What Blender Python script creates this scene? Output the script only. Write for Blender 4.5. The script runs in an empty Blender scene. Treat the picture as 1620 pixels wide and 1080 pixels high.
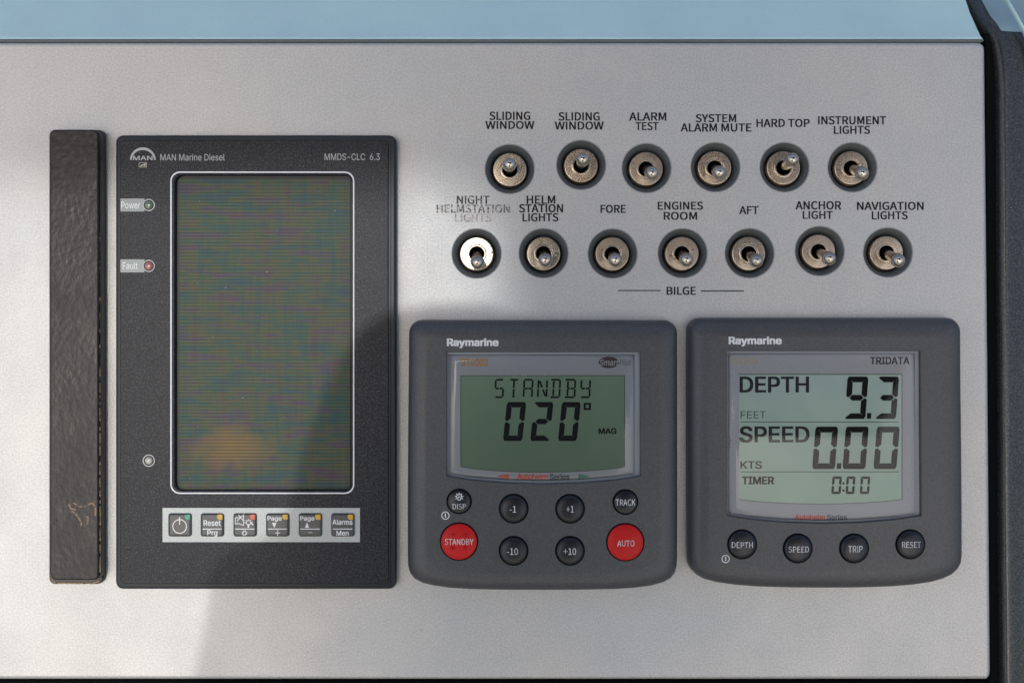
import bpy, bmesh, math, os, random
from math import sin, cos, pi, radians
from mathutils import Vector, Matrix
from mathutils.geometry import delaunay_2d_cdt

SC = bpy.context.scene
COL = SC.collection

# ------------------------------------------------------------------ camera, sky, sun, exposure
# Everything is built in "panel space" (metres): x right, y up the sloping faceplate, z out of it.
# The finished console is then leaned back by TILT about x and lifted PZ above the deck.
MM = 0.001
D = 500.0                      # camera distance, mm
S = 0.2613                     # mm of faceplate per measured unit
TILT = radians(50)
PZ = 1.10
R = Matrix.Translation((0, 0, PZ)) @ Matrix.Rotation(TILT, 4, 'X')
RI = R.inverted()
SUN_L = Vector((-0.066, 0.092, 1.0)).normalized()     # towards the sun, panel space
SUN_W = (R.to_3x3() @ SUN_L).normalized()

cam_d = bpy.data.cameras.new("camera"); cam = bpy.data.objects.new("camera", cam_d); COL.objects.link(cam)
cam_d.sensor_width = 36; cam_d.lens = 36 * D / (1620 * S)
cam_d.clip_start = 0.01; cam_d.clip_end = 3000
cam_d.dof.use_dof = True; cam_d.dof.focus_distance = (D - 4) * MM; cam_d.dof.aperture_fstop = 8
cam.matrix_world = R @ Matrix.Translation((0, 0, D * MM))
SC.camera = cam

W = bpy.data.worlds.new("World"); SC.world = W; W.use_nodes = True
wn = W.node_tree.nodes; wl = W.node_tree.links
sky = wn.new('ShaderNodeTexSky'); sky.sky_type = 'NISHITA'; sky.sun_disc = False
sky.sun_elevation = math.asin(SUN_W.z); sky.sun_rotation = math.atan2(SUN_W.x, SUN_W.y)
sky.air_density = 1.0; sky.dust_density = 4.0; sky.ozone_density = 0.15
bg = wn['Background']; bg.inputs['Strength'].default_value = 0.15
wl.new(sky.outputs[0], bg.inputs[0])

sd = bpy.data.lights.new("sun", 'SUN'); sd.energy = 2.0; sd.angle = radians(0.6); sd.color = (0.32, 0.316, 0.31)
sun = bpy.data.objects.new("sun", sd); COL.objects.link(sun)
sun.rotation_euler = SUN_W.to_track_quat('Z', 'Y').to_euler(); sun.location = SUN_W * 3 + Vector((0, 0, PZ))

SC.view_settings.view_transform = 'Standard'; SC.view_settings.look = 'None'
SC.view_settings.exposure = 0.47; SC.view_settings.gamma = 1

# ------------------------------------------------------------------ measuring helpers
def X(px, z=0.0): return (px - 810) * S * (1 - z / D) * MM
def Y(py, z=0.0): return (540 - py) * S * (1 - z / D) * MM
def P(px, py, z=0.0): return (X(px, z), Y(py, z))

def rrect(x0, y0, x1, y1, r, n=6, z=0.0):
    """rounded rectangle in measured units, counter-clockwise in panel space"""
    if not isinstance(r, (tuple, list)): r = (r,) * 4          # tl, tr, br, bl
    pts = []
    for cx, cy, a0, rr in ((x1 - r[1], y0 + r[1], 0, r[1]), (x0 + r[0], y0 + r[0], 90, r[0]),
                           (x0 + r[3], y1 - r[3], 180, r[3]), (x1 - r[2], y1 - r[2], 270, r[2])):
        for k in range(n + 1):
            a = radians(a0 + 90 * k / n)
            pts.append(P(cx + rr * cos(a), cy - rr * sin(a), z))
    return pts

def circle(px, py, r, n=48, z=0.0):
    cx, cy = P(px, py, z); r = r * S * MM
    return [(cx + r * cos(2 * pi * k / n), cy + r * sin(2 * pi * k / n)) for k in range(n)]

def poly(pts, z=0.0):
    q = [P(a, b, z) for a, b in pts]
    ar = sum(q[i][0] * q[(i + 1) % len(q)][1] - q[(i + 1) % len(q)][0] * q[i][1] for i in range(len(q)))
    return q if ar > 0 else q[::-1]

def inside(p, ring):
    x, y = p; c = False; n = len(ring); j = n - 1
    for i in range(n):
        xi, yi = ring[i][:2]; xj, yj = ring[j][:2]
        if (yi > y) != (yj > y) and x < (xj - xi) * (y - yi) / (yj - yi) + xi: c = not c
        j = i
    return c

def cap(bm, ring, z, holes=(), flip=False, mi=0):
    allp = []; edges = []
    for rg in (ring,) + tuple(holes):
        b = len(allp); n = len(rg)
        allp += [Vector((p[0] * 1000, p[1] * 1000)) for p in rg]
        edges += [(b + i, b + (i + 1) % n) for i in range(n)]
    vs, es, fs, *_ = delaunay_2d_cdt(allp, edges, [], 1 if not holes else 0, 1e-5)
    bv = [bm.verts.new((v[0] / 1000, v[1] / 1000, z)) for v in vs]
    for f in fs:
        c = sum((Vector(vs[i]) for i in f), Vector((0, 0))) / len(f) / 1000
        if not inside(c, ring) or any(inside(c, h) for h in holes): continue
        q = [bv[i] for i in f]
        if flip: q.reverse()
        fc = bm.faces.new(q); fc.smooth = False; fc.material_index = mi
    for v in bv:
        if not v.link_faces: bm.verts.remove(v)

def shrink(ring, d, mode='scale'):
    if d == 0: return list(ring)
    if mode == 'scale':
        x0 = min(p[0] for p in ring); x1 = max(p[0] for p in ring); y0 = min(p[1] for p in ring); y1 = max(p[1] for p in ring)
        cx, cy, hx, hy = (x0 + x1) / 2, (y0 + y1) / 2, (x1 - x0) / 2, (y1 - y0) / 2
        return [(cx + (p[0] - cx) * (1 - d / hx), cy + (p[1] - cy) * (1 - d / hy)) for p in ring]
    n = len(ring); out = []
    for i in range(n):
        a, b, c = ring[i - 1], ring[i], ring[(i + 1) % n]
        e1 = Vector((b[0] - a[0], b[1] - a[1])).normalized(); e2 = Vector((c[0] - b[0], c[1] - b[1])).normalized()
        n1 = Vector((-e1.y, e1.x)); n2 = Vector((-e2.y, e2.x)); m = (n1 + n2)
        m = m / max(0.3, 1 + n1.dot(n2))
        out.append((b[0] + m.x * d, b[1] + m.y * d))
    return out

def solid(ring, prof, holes=(), hole_depth=0, bm=None, mode='scale', top=True, hole_bevel=0.0, mi=0):
    """prof = [(inset mm, z mm)...] from the base up; closes the top with a cap that may carry holes"""
    bm = bm or bmesh.new()
    rows = []
    for d, z in prof:
        rows.append([bm.verts.new((p[0], p[1], z * MM)) for p in shrink(ring, d * MM, mode)])
    n = len(ring)
    for a, b in zip(rows, rows[1:]):
        for i in range(n):
            f = bm.faces.new((a[i], a[(i + 1) % n], b[(i + 1) % n], b[i])); f.smooth = True; f.material_index = mi
    d, z = prof[-1]
    if top:
        hb = [shrink(h, -hole_bevel * MM, 'n') for h in holes]
        cap(bm, shrink(ring, d * MM, mode), z * MM, hb, mi=mi)
        for h, h2 in zip(holes, hb):
            m = len(h)
            lv = [(h2, z)] + ([(h, z - hole_bevel)] if hole_bevel else []) + [(h, z - hole_depth)]
            rr = [[bm.verts.new((p[0], p[1], zz * MM)) for p in q] for q, zz in lv]
            for a, b in zip(rr, rr[1:]):
                for i in range(m):
                    f = bm.faces.new((a[i], a[(i + 1) % m], b[(i + 1) % m], b[i])); f.smooth = True; f.material_index = mi
    bmesh.ops.remove_doubles(bm, verts=bm.verts, dist=2e-7)
    return bm

def lathe(prof, n=40, cx=0, cy=0, bm=None, mi=0, z0=0):
    """prof = [(r mm, z mm)...]"""
    bm = bm or bmesh.new(); rows = []
    for r, z in prof:
        if r < 1e-6: rows.append([bm.verts.new((cx, cy, (z + z0) * MM))])
        else: rows.append([bm.verts.new((cx + r * MM * cos(2 * pi * k / n), cy + r * MM * sin(2 * pi * k / n), (z + z0) * MM)) for k in range(n)])
    for a, b in zip(rows, rows[1:]):
        for i in range(n):
            j = (i + 1) % n
            if len(a) == 1 and len(b) == 1: continue
            q = (a[0], b[j], b[i]) if len(a) == 1 else ((a[i], a[j], b[0]) if len(b) == 1 else (a[i], a[j], b[j], b[i]))
            f = bm.faces.new(q); f.smooth = True; f.material_index = mi
    return bm

def flat(rings, z, bm=None, holes=()):
    bm = bm or bmesh.new()
    for r in rings: cap(bm, r, z * MM, holes)
    return bm

def ring2d(px, py, r0, r1, z, n=40, bm=None):
    bm = bm or bmesh.new(); a = circle(px, py, r1, n, z); b = circle(px, py, r0, n, z)
    va = [bm.verts.new((*p, z * MM)) for p in a]; vb = [bm.verts.new((*p, z * MM)) for p in b]
    for i in range(n):
        bm.faces.new((va[i], va[(i + 1) % n], vb[(i + 1) % n], vb[i]))
    return bm

def stroke(pts, w, z, bm=None, closed=False):
    """flat line of width w (measured units) along measured points"""
    bm = bm or bmesh.new()
    q = [Vector(P(a, b, z)) for a, b in pts]; n = len(q); w = w * S * MM / 2
    for i in range(n if closed else n - 1):
        a, b = q[i], q[(i + 1) % n]; d = (b - a).normalized(); m = Vector((-d.y, d.x)) * w; e = d * w * (0.5 if n > 2 else 0)
        vs = [bm.verts.new((*p, z * MM)) for p in (a - m - e, b - m + e, b + m + e, a + m - e)]
        bm.faces.new(vs)
    return bm

ORIG = {}
def thing(name, label, cat, px=None, py=None, z=0, group=None, xyz=None):
    o = bpy.data.objects.new(name, None); COL.objects.link(o)
    o.empty_display_size = 0.01
    loc = Vector(xyz) if xyz else Vector((*P(px, py, z), z * MM))
    o.location = loc; o['label'] = label; o['category'] = cat
    if group: o['group'] = group
    ORIG[o.name] = loc
    return o

def part(name, bm, mat, parent=None, label=None, sharp=35, **props):
    me = bpy.data.meshes.new(name)
    if isinstance(bm, bmesh.types.BMesh):
        bm.normal_update(); bm.to_mesh(me); bm.free()
    else: me = bm
    if parent is not None:
        me.transform(Matrix.Translation(-ORIG[parent.name]))
    for m in (mat if isinstance(mat, (list, tuple)) else [mat]): me.materials.append(m)
    if sharp:
        sm = [p.use_smooth for p in me.polygons]
        me.set_sharp_from_angle(angle=radians(sharp))
        me.polygons.foreach_set('use_smooth', sm)
        for p in me.polygons:                       # flat caps keep hard borders, so the roll-over does not bleed into them
            if not p.use_smooth:
                for li in p.loop_indices: me.edges[me.loops[li].edge_index].use_edge_sharp = True
    o = bpy.data.objects.new(name, me); COL.objects.link(o)
    if parent is not None:
        o.parent = parent; ORIG[o.name] = ORIG[parent.name]
    else: ORIG[o.name] = Vector((0, 0, 0))
    if label: o['label'] = label
    for k, v in props.items(): o[k] = v
    return o

# ------------------------------------------------------------------ fonts (the ones that ship with Blender)
def font(fn):
    try:
        p = os.path.join(bpy.utils.system_resource('DATAFILES'), 'fonts', fn)
        if os.path.exists(p): return bpy.data.fonts.load(p)
    except Exception: pass
    return None
F_INTER = font('Inter.woff2')
F_HUM = font('Noto Sans CJK Regular.woff2') or F_INTER

def glyph_fill(me):
    """fill letter outlines by winding number (outlines of some letters overlap)"""
    nxt = {}
    for e in me.edges:
        a, b = e.vertices
        nxt.setdefault(a, []).append(b); nxt.setdefault(b, []).append(a)
    seen = set(); loops = []
    for v in sorted(nxt):
        if v in seen: continue
        lp = [v]; seen.add(v); c = v
        n0 = [w for w in nxt[v] if w == v + 1] or nxt[v]; c = n0[0]
        while c not in seen:
            seen.add(c); lp.append(c); m = [w for w in nxt[c] if w not in seen]
            if not m: break
            c = m[0]
        if len(lp) > 2: loops.append([me.vertices[i].co.xy.copy() for i in lp])
    bm = bmesh.new()
    # treat letters one by one: group loops whose x ranges overlap
    info = sorted(((min(p.x for p in l), max(p.x for p in l), l) for l in loops), key=lambda q: q[0])
    groups = []; hi = -1e9
    for a, b, l in info:
        if a > hi: groups.append([])
        groups[-1].append(l); hi = max(hi, b)
    for g in groups:
        pts = []; ed = []
        for l in g:
            k = len(pts); pts += [p * 100 for p in l]; ed += [(k + i, k + (i + 1) % len(l)) for i in range(len(l))]
        vs, es, fs, *_ = delaunay_2d_cdt(pts, ed, [], 0, 1e-4)
        bv = [bm.verts.new((p[0] / 100, p[1] / 100, 0)) for p in vs]
        for f in fs:
            c = sum((Vector(vs[i]) for i in f), Vector((0, 0))) / len(f) / 100; w = 0
            for l in g:
                for i in range(len(l)):
                    p, q = l[i], l[(i + 1) % len(l)]
                    if (p.y <= c.y) != (q.y <= c.y):
                        xx = p.x + (c.y - p.y) / (q.y - p.y) * (q.x - p.x)
                        if xx > c.x: w += 1 if q.y > p.y else -1
            if w: bm.faces.new([bv[i] for i in f])
        for v in bv:
            if not v.link_faces: bm.verts.remove(v)
    return bm

def text_mesh(s, box, z, fnt=None, bold=0.0, shear=0.0, rot=0.0):
    """outline text fitted to box = (x0, y0, x1, y1) in measured units, as a flat mesh"""
    cu = bpy.data.curves.new('t', 'FONT'); cu.body = s; cu.size = 1.0; cu.resolution_u = 3
    if fnt: cu.font = fnt
    cu.shear = shear; cu.fill_mode = 'NONE'
    o = bpy.data.objects.new('t', cu); COL.objects.link(o)
    dg = bpy.context.evaluated_depsgraph_get()
    me = bpy.data.meshes.new_from_object(o.evaluated_get(dg)); bpy.data.objects.remove(o); bpy.data.curves.remove(cu)
    me.materials.clear()
    xs = [v.co.x for v in me.vertices]; ys = [v.co.y for v in me.vertices]
    ax, bx, ay, by = min(xs), max(xs), min(ys), max(ys)
    x0, y1 = P(box[0], box[3], z); x1, y0 = P(box[2], box[1], z)
    bm = glyph_fill(me); g0 = list(bm.faces)
    if bold:                                        # heavier weight: shifted copies, a few microns apart
        fx = (bx - ax) / (x1 - x0); d = bold * 1.2 * (y0 - y1)
        for k, (dx, dy) in enumerate(((-1, -1), (1, -1), (1, 1), (-1, 1))):
            r = bmesh.ops.duplicate(bm, geom=g0)
            for v in r['geom']:
                if isinstance(v, bmesh.types.BMVert):
                    v.co.x += dx * d * fx; v.co.y += dy * d * 0.6 * fx; v.co.z += k + 1
    for v in bm.verts:
        u = (v.co.x - ax) / max(1e-6, bx - ax); w = (v.co.y - ay) / max(1e-6, by - ay)
        v.co = (x0 + u * (x1 - x0), y1 + w * (y0 - y1), z * MM + v.co.z * 0.000005)
    bm.to_mesh(me); bm.free()
    return me

def label_text(s, box, z, mat, parent, name='lettering', fnt=None, bold=0.0, shear=0.0):
    return part(name, text_mesh(s, box, z, fnt, bold, shear), mat, parent, sharp=None)

# ------------------------------------------------------------------ materials
def mat(name, base, rough=0.5, metal=0.0, spec=0.5, coat=0.0, coat_rough=0.1):
    m = bpy.data.materials.new(name); m.use_nodes = True
    b = m.node_tree.nodes['Principled BSDF']
    b.inputs['Base Color'].default_value = (*base, 1); b.inputs['Roughness'].default_value = rough
    b.inputs['Metallic'].default_value = metal; b.inputs['Specular IOR Level'].default_value = spec
    b.inputs['Coat Weight'].default_value = coat; b.inputs['Coat Roughness'].default_value = coat_rough
    return m

class N:
    def __init__(s, m): s.m = m; s.t = m.node_tree; s.b = s.t.nodes['Principled BSDF']
    def new(s, ty, **kw):
        n = s.t.nodes.new(ty)
        for k, v in kw.items():
            if isinstance(k, str) and k in n.inputs.keys(): n.inputs[k].default_value = v
            else: setattr(n, k, v)
        return n
    def link(s, a, b): s.t.links.new(a, b)
    def coord(s, scale=(1, 1, 1), loc=(0, 0, 0)):
        c = s.t.nodes.new('ShaderNodeTexCoord'); mp = s.t.nodes.new('ShaderNodeMapping')
        mp.inputs['Scale'].default_value = scale; mp.inputs['Location'].default_value = loc
        s.link(c.outputs['Object'], mp.inputs[0]); return mp.outputs[0]
    def noise(s, sc, det=2, rough=0.5, vec=None):
        n = s.t.nodes.new('ShaderNodeTexNoise'); n.inputs['Scale'].default_value = sc
        n.inputs['Detail'].default_value = det; n.inputs['Roughness'].default_value = rough
        s.link(vec if vec is not None else s.coord(), n.inputs['Vector']); return n
    def ramp(s, fac, stops):
        r = s.t.nodes.new('ShaderNodeValToRGB'); e = r.color_ramp.elements
        while len(e) < len(stops): e.new(0.5)
        for k, (p, c) in enumerate(stops): e[k].position = p; e[k].color = (*c, 1) if len(c) == 3 else c
        s.link(fac, r.inputs[0]); return r.outputs[0]
    def mix(s, fac, a, b, mode='MIX'):
        n = s.t.nodes.new('ShaderNodeMix'); n.data_type = 'RGBA'; n.blend_type = mode
        for sock, v in ((n.inputs[0], fac), (n.inputs[6], a), (n.inputs[7], b)):
            if hasattr(v, 'is_linked') or isinstance(v, bpy.types.NodeSocket): s.link(v, sock)
            elif isinstance(v, (int, float)): sock.default_value = v
            else: sock.default_value = (*v, 1)
        return n.outputs[2]
    def math(s, op, a, b=0.0):
        n = s.t.nodes.new('ShaderNodeMath'); n.operation = op
        for sock, v in ((n.inputs[0], a), (n.inputs[1], b)):
            if isinstance(v, bpy.types.NodeSocket): s.link(v, sock)
            else: sock.default_value = v
        return n.outputs[0]
    def bump(s, h, strength=0.3, dist=0.0001):
        n = s.t.nodes.new('ShaderNodeBump'); n.inputs['Strength'].default_value = strength; n.inputs['Distance'].default_value = dist
        s.link(h, n.inputs['Height']); s.link(n.outputs[0], s.b.inputs['Normal']); return n
    def set(s, inp, out): s.link(out, s.b.inputs[inp])

def m_silver():
    m = mat('blasted_silver', (0.5, 0.5, 0.5), 0.42, 0.5, 0.5); n = N(m)
    g = n.noise(1500, 2, 0.6); big = n.noise(14, 4, 0.6); mid = n.noise(160, 3, 0.6)
    c = n.ramp(g.outputs[0], [(0.3, (0.43, 0.435, 0.43)), (0.7, (0.59, 0.597, 0.592))])
    c2 = n.ramp(big.outputs[0], [(0.3, (0.90, 0.925, 0.945)), (0.7, (1.0, 0.985, 0.965))])
    c3 = n.ramp(mid.outputs[0], [(0.3, (0.965, 0.965, 0.965)), (0.7, (1, 1, 1))])
    c = n.mix(1.0, c, c2, 'MULTIPLY'); c = n.mix(1.0, c, c3, 'MULTIPLY')
    # a few dark specks of dirt
    v = n.new('ShaderNodeTexVoronoi', feature='F1'); v.inputs['Scale'].default_value = 55; n.link(n.coord(), v.inputs['Vector'])
    sp = n.math('LESS_THAN', v.outputs['Distance'], 0.016)
    c = n.mix(n.math('MULTIPLY', sp, 0.6), c, (0.12, 0.11, 0.10))
    n.set('Base Color', c)
    sm = n.noise(32, 4, 0.65, n.coord((1, 0.5, 1), (4, 1, 0)))
    n.set('Roughness', n.math('ADD', n.math('MULTIPLY', g.outputs[0], -0.2), n.math('ADD', 0.50, n.math('MULTIPLY', sm.outputs[0], 0.22))))
    n.bump(g.outputs[0], 0.35, 0.00006)
    return m

def m_powder(name, lo, hi, scale, sparkle=0.0, rough=0.5, metal=0.0, bump=0.4, spec=0.5):
    m = mat(name, lo, rough, metal, spec); n = N(m)
    g = n.noise(scale, 2, 0.7); big = n.noise(25, 3)
    c = n.ramp(g.outputs[0], [(0.32, lo), (0.68, hi)])
    if sparkle:
        g2 = n.noise(scale * 1.3, 1, 0.5, n.coord(loc=(3, 5, 1)))
        s = n.ramp(g2.outputs[0], [(0.56, (0, 0, 0)), (0.74, (1, 1, 1))])
        c = n.mix(n.math('MULTIPLY', s, sparkle), c, (0.5, 0.5, 0.52))
    c = n.mix(1.0, c, n.ramp(big.outputs[0], [(0.3, (0.9, 0.9, 0.92)), (0.7, (1, 1, 0.98))]), 'MULTIPLY')
    n.set('Base Color', c); n.bump(g.outputs[0], bump, 0.00008)
    return m

def m_leather():
    m = mat('black_leather', (0.03, 0.028, 0.03), 0.36, 0, 0.32); n = N(m)
    v = n.coord((1, 0.75, 1)); g = n.noise(520, 3, 0.5, v); w = n.noise(90, 3, 0.5, v); f = n.noise(2400, 2)
    h = n.math('ADD', n.math('MULTIPLY', g.outputs[0], 1.0), n.math('MULTIPLY', w.outputs[0], 1.4))
    h = n.math('ADD', h, n.math('MULTIPLY', f.outputs[0], 0.08))
    c = n.ramp(g.outputs[0], [(0.35, (0.009, 0.009, 0.010)), (0.62, (0.016, 0.015, 0.016)), (0.75, (0.028, 0.026, 0.025))])
    n.set('Base Color', c); n.set('Roughness', n.ramp(w.outputs[0], [(0.3, (0.27,) * 3), (0.7, (0.42,) * 3)]))
    n.bump(h, 0.3, 0.0006)
    return m

def m_rust_metal(name, base, rough, rust, seed):
    m = mat(name, base, rough, 1.0); n = N(m)
    ci = n.new('ShaderNodeObjectInfo'); co = n.new('ShaderNodeTexCoord')
    add = n.new('ShaderNodeVectorMath'); add.operation = 'ADD'
    sc = n.new('ShaderNodeVectorMath'); sc.operation = 'SCALE'; sc.inputs[3].default_value = 0.37
    n.link(ci.outputs['Location'], sc.inputs[0]); n.link(co.outputs['Object'], add.inputs[0]); n.link(sc.outputs[0], add.inputs[1])
    g = n.noise(700, 4, 0.65, add.outputs[0]); f = n.noise(1800, 2, 0.6, add.outputs[0]); w = n.noise(140, 2, 0.5, add.outputs[0])
    c = n.ramp(w.outputs[0], [(0.3, tuple(x * 0.82 for x in base)), (0.7, base)])
    k = n.math('ADD', g.outputs[0], n.math('MULTIPLY', w.outputs[0], 0.35))
    r = n.ramp(k, [(rust, (0, 0, 0)), (rust + 0.06, (1, 1, 1))])
    c = n.mix(r, c, n.mix(f.outputs[0], (0.16, 0.07, 0.03), (0.05, 0.04, 0.035)))
    n.set('Base Color', c); n.set('Metallic', n.math('SUBTRACT', 1.0, n.math('MULTIPLY', r, 0.8)))
    n.set('Roughness', n.math('ADD', n.math('MULTIPLY', f.outputs[0], 0.12), n.math('ADD', rough - 0.1, n.math('MULTIPLY', r, 0.3))))
    n.bump(n.math('SUBTRACT', f.outputs[0], n.math('MULTIPLY', r, 0.8)), 0.2, 0.00006)
    return m

def m_lens(name, tint=(1, 1, 1), rough=0.03, ior=1.5):
    m = bpy.data.materials.new(name); m.use_nodes = True; t = m.node_tree; t.nodes.clear()
    o = t.nodes.new('ShaderNodeOutputMaterial'); mx = t.nodes.new('ShaderNodeMixShader')
    tr = t.nodes.new('ShaderNodeBsdfTransparent'); gl = t.nodes.new('ShaderNodeBsdfGlossy'); fr = t.nodes.new('ShaderNodeFresnel')
    tr.inputs[0].default_value = (*tint, 1); gl.inputs['Roughness'].default_value = rough; fr.inputs['IOR'].default_value = 1.38
    tc = t.nodes.new('ShaderNodeTexCoord'); nz = t.nodes.new('ShaderNodeTexNoise'); nz.inputs['Scale'].default_value = 12
    bp = t.nodes.new('ShaderNodeBump'); bp.inputs['Strength'].default_value = 0.05; bp.inputs['Distance'].default_value = 0.0003
    t.links.new(tc.outputs['Object'], nz.inputs['Vector']); t.links.new(nz.outputs[0], bp.inputs['Height'])
    t.links.new(bp.outputs[0], gl.inputs['Normal'])
    t.links.new(fr.outputs[0], mx.inputs[0]); t.links.new(tr.outputs[0], mx.inputs[1]); t.links.new(gl.outputs[0], mx.inputs[2])
    t.links.new(mx.outputs[0], o.inputs[0])
    return m

def m_matrix_screen():
    """dark display with visible pixel rows, faint rainbow reflections painted in as fringes and a heat stain low on the left"""
    m = mat('matrix_display', (0.05, 0.06, 0.06), 0.42, 0, 0.16); n = N(m)
    co = n.new('ShaderNodeTexCoord'); sx = n.new('ShaderNodeSeparateXYZ'); n.link(co.outputs['Object'], sx.inputs[0])
    wob = n.noise(40, 2)
    yy = n.math('ADD', n.math('MULTIPLY', sx.outputs[1], 2 * pi / 0.00137), n.math('MULTIPLY', wob.outputs[0], 1.5))
    rows = n.math('ADD', n.math('MULTIPLY', n.math('SINE', yy), 0.5), 0.5)
    cols = n.math('ADD', n.math('MULTIPLY', n.math('SINE', n.math('MULTIPLY', sx.outputs[0], 2 * pi / 0.0011)), 0.5), 0.5)
    ha = n.noise(1, 3, 0.6, n.coord((45, 260, 1))); hb = n.noise(1, 3, 0.6, n.coord((260, 30, 1), (2, 3, 0)))
    ca = n.ramp(ha.outputs[0], [(0.32, (0.045, 0.078, 0.105)), (0.44, (0.054, 0.096, 0.076)), (0.52, (0.092, 0.098, 0.055)), (0.60, (0.078, 0.073, 0.102)), (0.72, (0.105, 0.068, 0.076))])  # hue noise stands for the rainbow reflection on the glass
    cb = n.ramp(hb.outputs[0], [(0.32, (0.5, 0.9, 1.0)), (0.5, (0.95, 1.0, 0.85)), (0.68, (1.0, 0.75, 0.8))])
    c = n.mix(0.8, ca, n.mix(1.0, ca, cb, 'MULTIPLY'))
    # stain
    st = n.new('ShaderNodeVectorMath'); st.operation = 'SUBTRACT'; n.link(co.outputs['Object'], st.inputs[0])
    st.inputs[1].default_value = STAIN
    sc = n.new('ShaderNodeVectorMath'); sc.operation = 'MULTIPLY'; sc.inputs[1].default_value = (1 / 0.019, 1 / 0.011, 0); n.link(st.outputs[0], sc.inputs[0])
    ln = n.new('ShaderNodeVectorMath'); ln.operation = 'LENGTH'; n.link(sc.outputs[0], ln.inputs[0])
    dd = n.math('ADD', ln.outputs['Value'], n.math('MULTIPLY', n.math('SUBTRACT', n.noise(120, 3).outputs[0], 0.5), 0.9))
    k = n.ramp(dd, [(0.0, (1, 1, 1)), (0.4, (0.75,) * 3), (1.0, (0, 0, 0))])
    c = n.mix(n.math('MULTIPLY', k, 0.72), c, (0.24, 0.14, 0.045))
    c = n.mix(1.0, c, n.ramp(rows, [(0.0, (0.60,) * 3), (0.6, (1.0,) * 3)]), 'MULTIPLY')
    c = n.mix(1.0, c, n.ramp(cols, [(0.0, (0.94,) * 3), (1.0, (1.02,) * 3)]), 'MULTIPLY')
    n.set('Base Color', c)
    return m

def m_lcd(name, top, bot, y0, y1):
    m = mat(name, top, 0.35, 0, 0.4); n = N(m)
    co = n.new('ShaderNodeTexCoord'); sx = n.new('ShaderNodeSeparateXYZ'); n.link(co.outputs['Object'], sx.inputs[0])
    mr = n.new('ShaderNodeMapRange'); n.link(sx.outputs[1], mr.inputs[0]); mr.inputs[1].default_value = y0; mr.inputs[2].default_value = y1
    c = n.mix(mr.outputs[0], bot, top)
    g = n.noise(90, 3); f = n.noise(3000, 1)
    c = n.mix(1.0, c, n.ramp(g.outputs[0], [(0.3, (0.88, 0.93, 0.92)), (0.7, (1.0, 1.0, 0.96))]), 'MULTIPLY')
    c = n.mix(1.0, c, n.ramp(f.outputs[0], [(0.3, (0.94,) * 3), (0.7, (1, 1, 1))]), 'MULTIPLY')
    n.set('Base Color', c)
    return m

def m_worn(name, base, thr, under=(0.42, 0.40, 0.38), sc=1100):
    """print worn away in flecks"""
    m = mat(name, base, 0.5); n = N(m)
    g = n.noise(sc, 3, 0.7); k = n.ramp(g.outputs[0], [(thr, (0, 0, 0)), (thr + 0.05, (1, 1, 1))])
    n.set('Base Color', n.mix(k, base, under))
    return m

STAIN = (X(366, 8) - X(405, 0), Y(708, 8) - Y(572, 0), 0)
SILVER = m_silver()
SKY_TINT = m_powder('sky_tinted_edge', (0.60, 0.84, 0.80), (0.70, 0.91, 0.87), 1500, 0, 0.22, 0.35, 0.15)  # blue of the reflected sky is put into the base colour
CONSOLE = m_powder('charcoal_flake', (0.030, 0.036, 0.037), (0.085, 0.088, 0.082), 1300, 0.18, 0.26, 0.55)
BLACKGAP = mat('black_void', (0.003, 0.004, 0.005), 0.8, 0, 0.08)
LEATHER = m_leather()
GLUESM = m_worn('glue_smear', (0.20, 0.125, 0.06), 0.54, (0.035, 0.032, 0.033), 700)
GOLD = mat('old_glue', (0.42, 0.31, 0.17), 0.45)
CUP = m_powder('dark_cup', (0.105, 0.116, 0.116), (0.135, 0.147, 0.146), 900, 0, 0.42, 0.2, 0.15)
NUT = m_rust_metal('pitted_nickel', (0.54, 0.47, 0.39), 0.33, 0.84, 1)
NUT_R = m_rust_metal('rusty_nickel', (0.56, 0.48, 0.39), 0.32, 0.82, 2)
NUT_C = m_rust_metal('clean_nickel', (0.54, 0.49, 0.42), 0.30, 0.92, 3)
LEVER = m_rust_metal('lever_nickel', (0.56, 0.51, 0.44), 0.22, 1.2, 4)
THREAD = mat('brown_thread', (0.10, 0.07, 0.045), 0.5, 0.8)
INK = mat('black_ink', (0.010, 0.009, 0.011), 0.5, 0, 0.2)
WORN_GLARE1 = m_worn('slightly_worn_glare_ink', (0.03, 0.028, 0.03), 0.56)  # these inks are worn in flecks and also paled for sun glare
WORN_GLARE2 = m_worn('worn_glare_ink', (0.07, 0.06, 0.06), 0.50)
WORN_GLARE3 = m_worn('badly_worn_glare_ink', (0.22, 0.16, 0.15), 0.42)
ENGFACE = m_powder('black_grain', (0.003, 0.005, 0.008), (0.022, 0.027, 0.036), 1400, 0.14, 0.38, 0.0, 0.5, 0.2)
ENGFRAME = mat('black_frame', (0.014, 0.020, 0.026), 0.35, 0, 0.25)
HOUSING = m_powder('charcoal_plastic', (0.045, 0.050, 0.056), (0.075, 0.080, 0.086), 1500, 0.06, 0.42, 0, 0.35)
WHITE = mat('white_print', (0.72, 0.74, 0.75), 0.5)
GREYPRINT = mat('grey_print', (0.42, 0.43, 0.43), 0.5)
TAG = m_powder('silver_tag', (0.20, 0.225, 0.23), (0.24, 0.265, 0.27), 1500, 0, 0.4, 0.2, 0.1)
STRIP = m_powder('silver_strip', (0.34, 0.38, 0.38), (0.42, 0.46, 0.46), 1300, 0, 0.4, 0.2, 0.1)
KEY = m_powder('key_grey', (0.035, 0.042, 0.046), (0.05, 0.06, 0.065), 1500, 0, 0.32, 0, 0.1)
BUTTON = mat('black_rubber', (0.007, 0.009, 0.015), 0.33, 0, 0.45)
REDBTN = mat('red_rubber', (0.52, 0.010, 0.010), 0.42, 0, 0.25)
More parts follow.
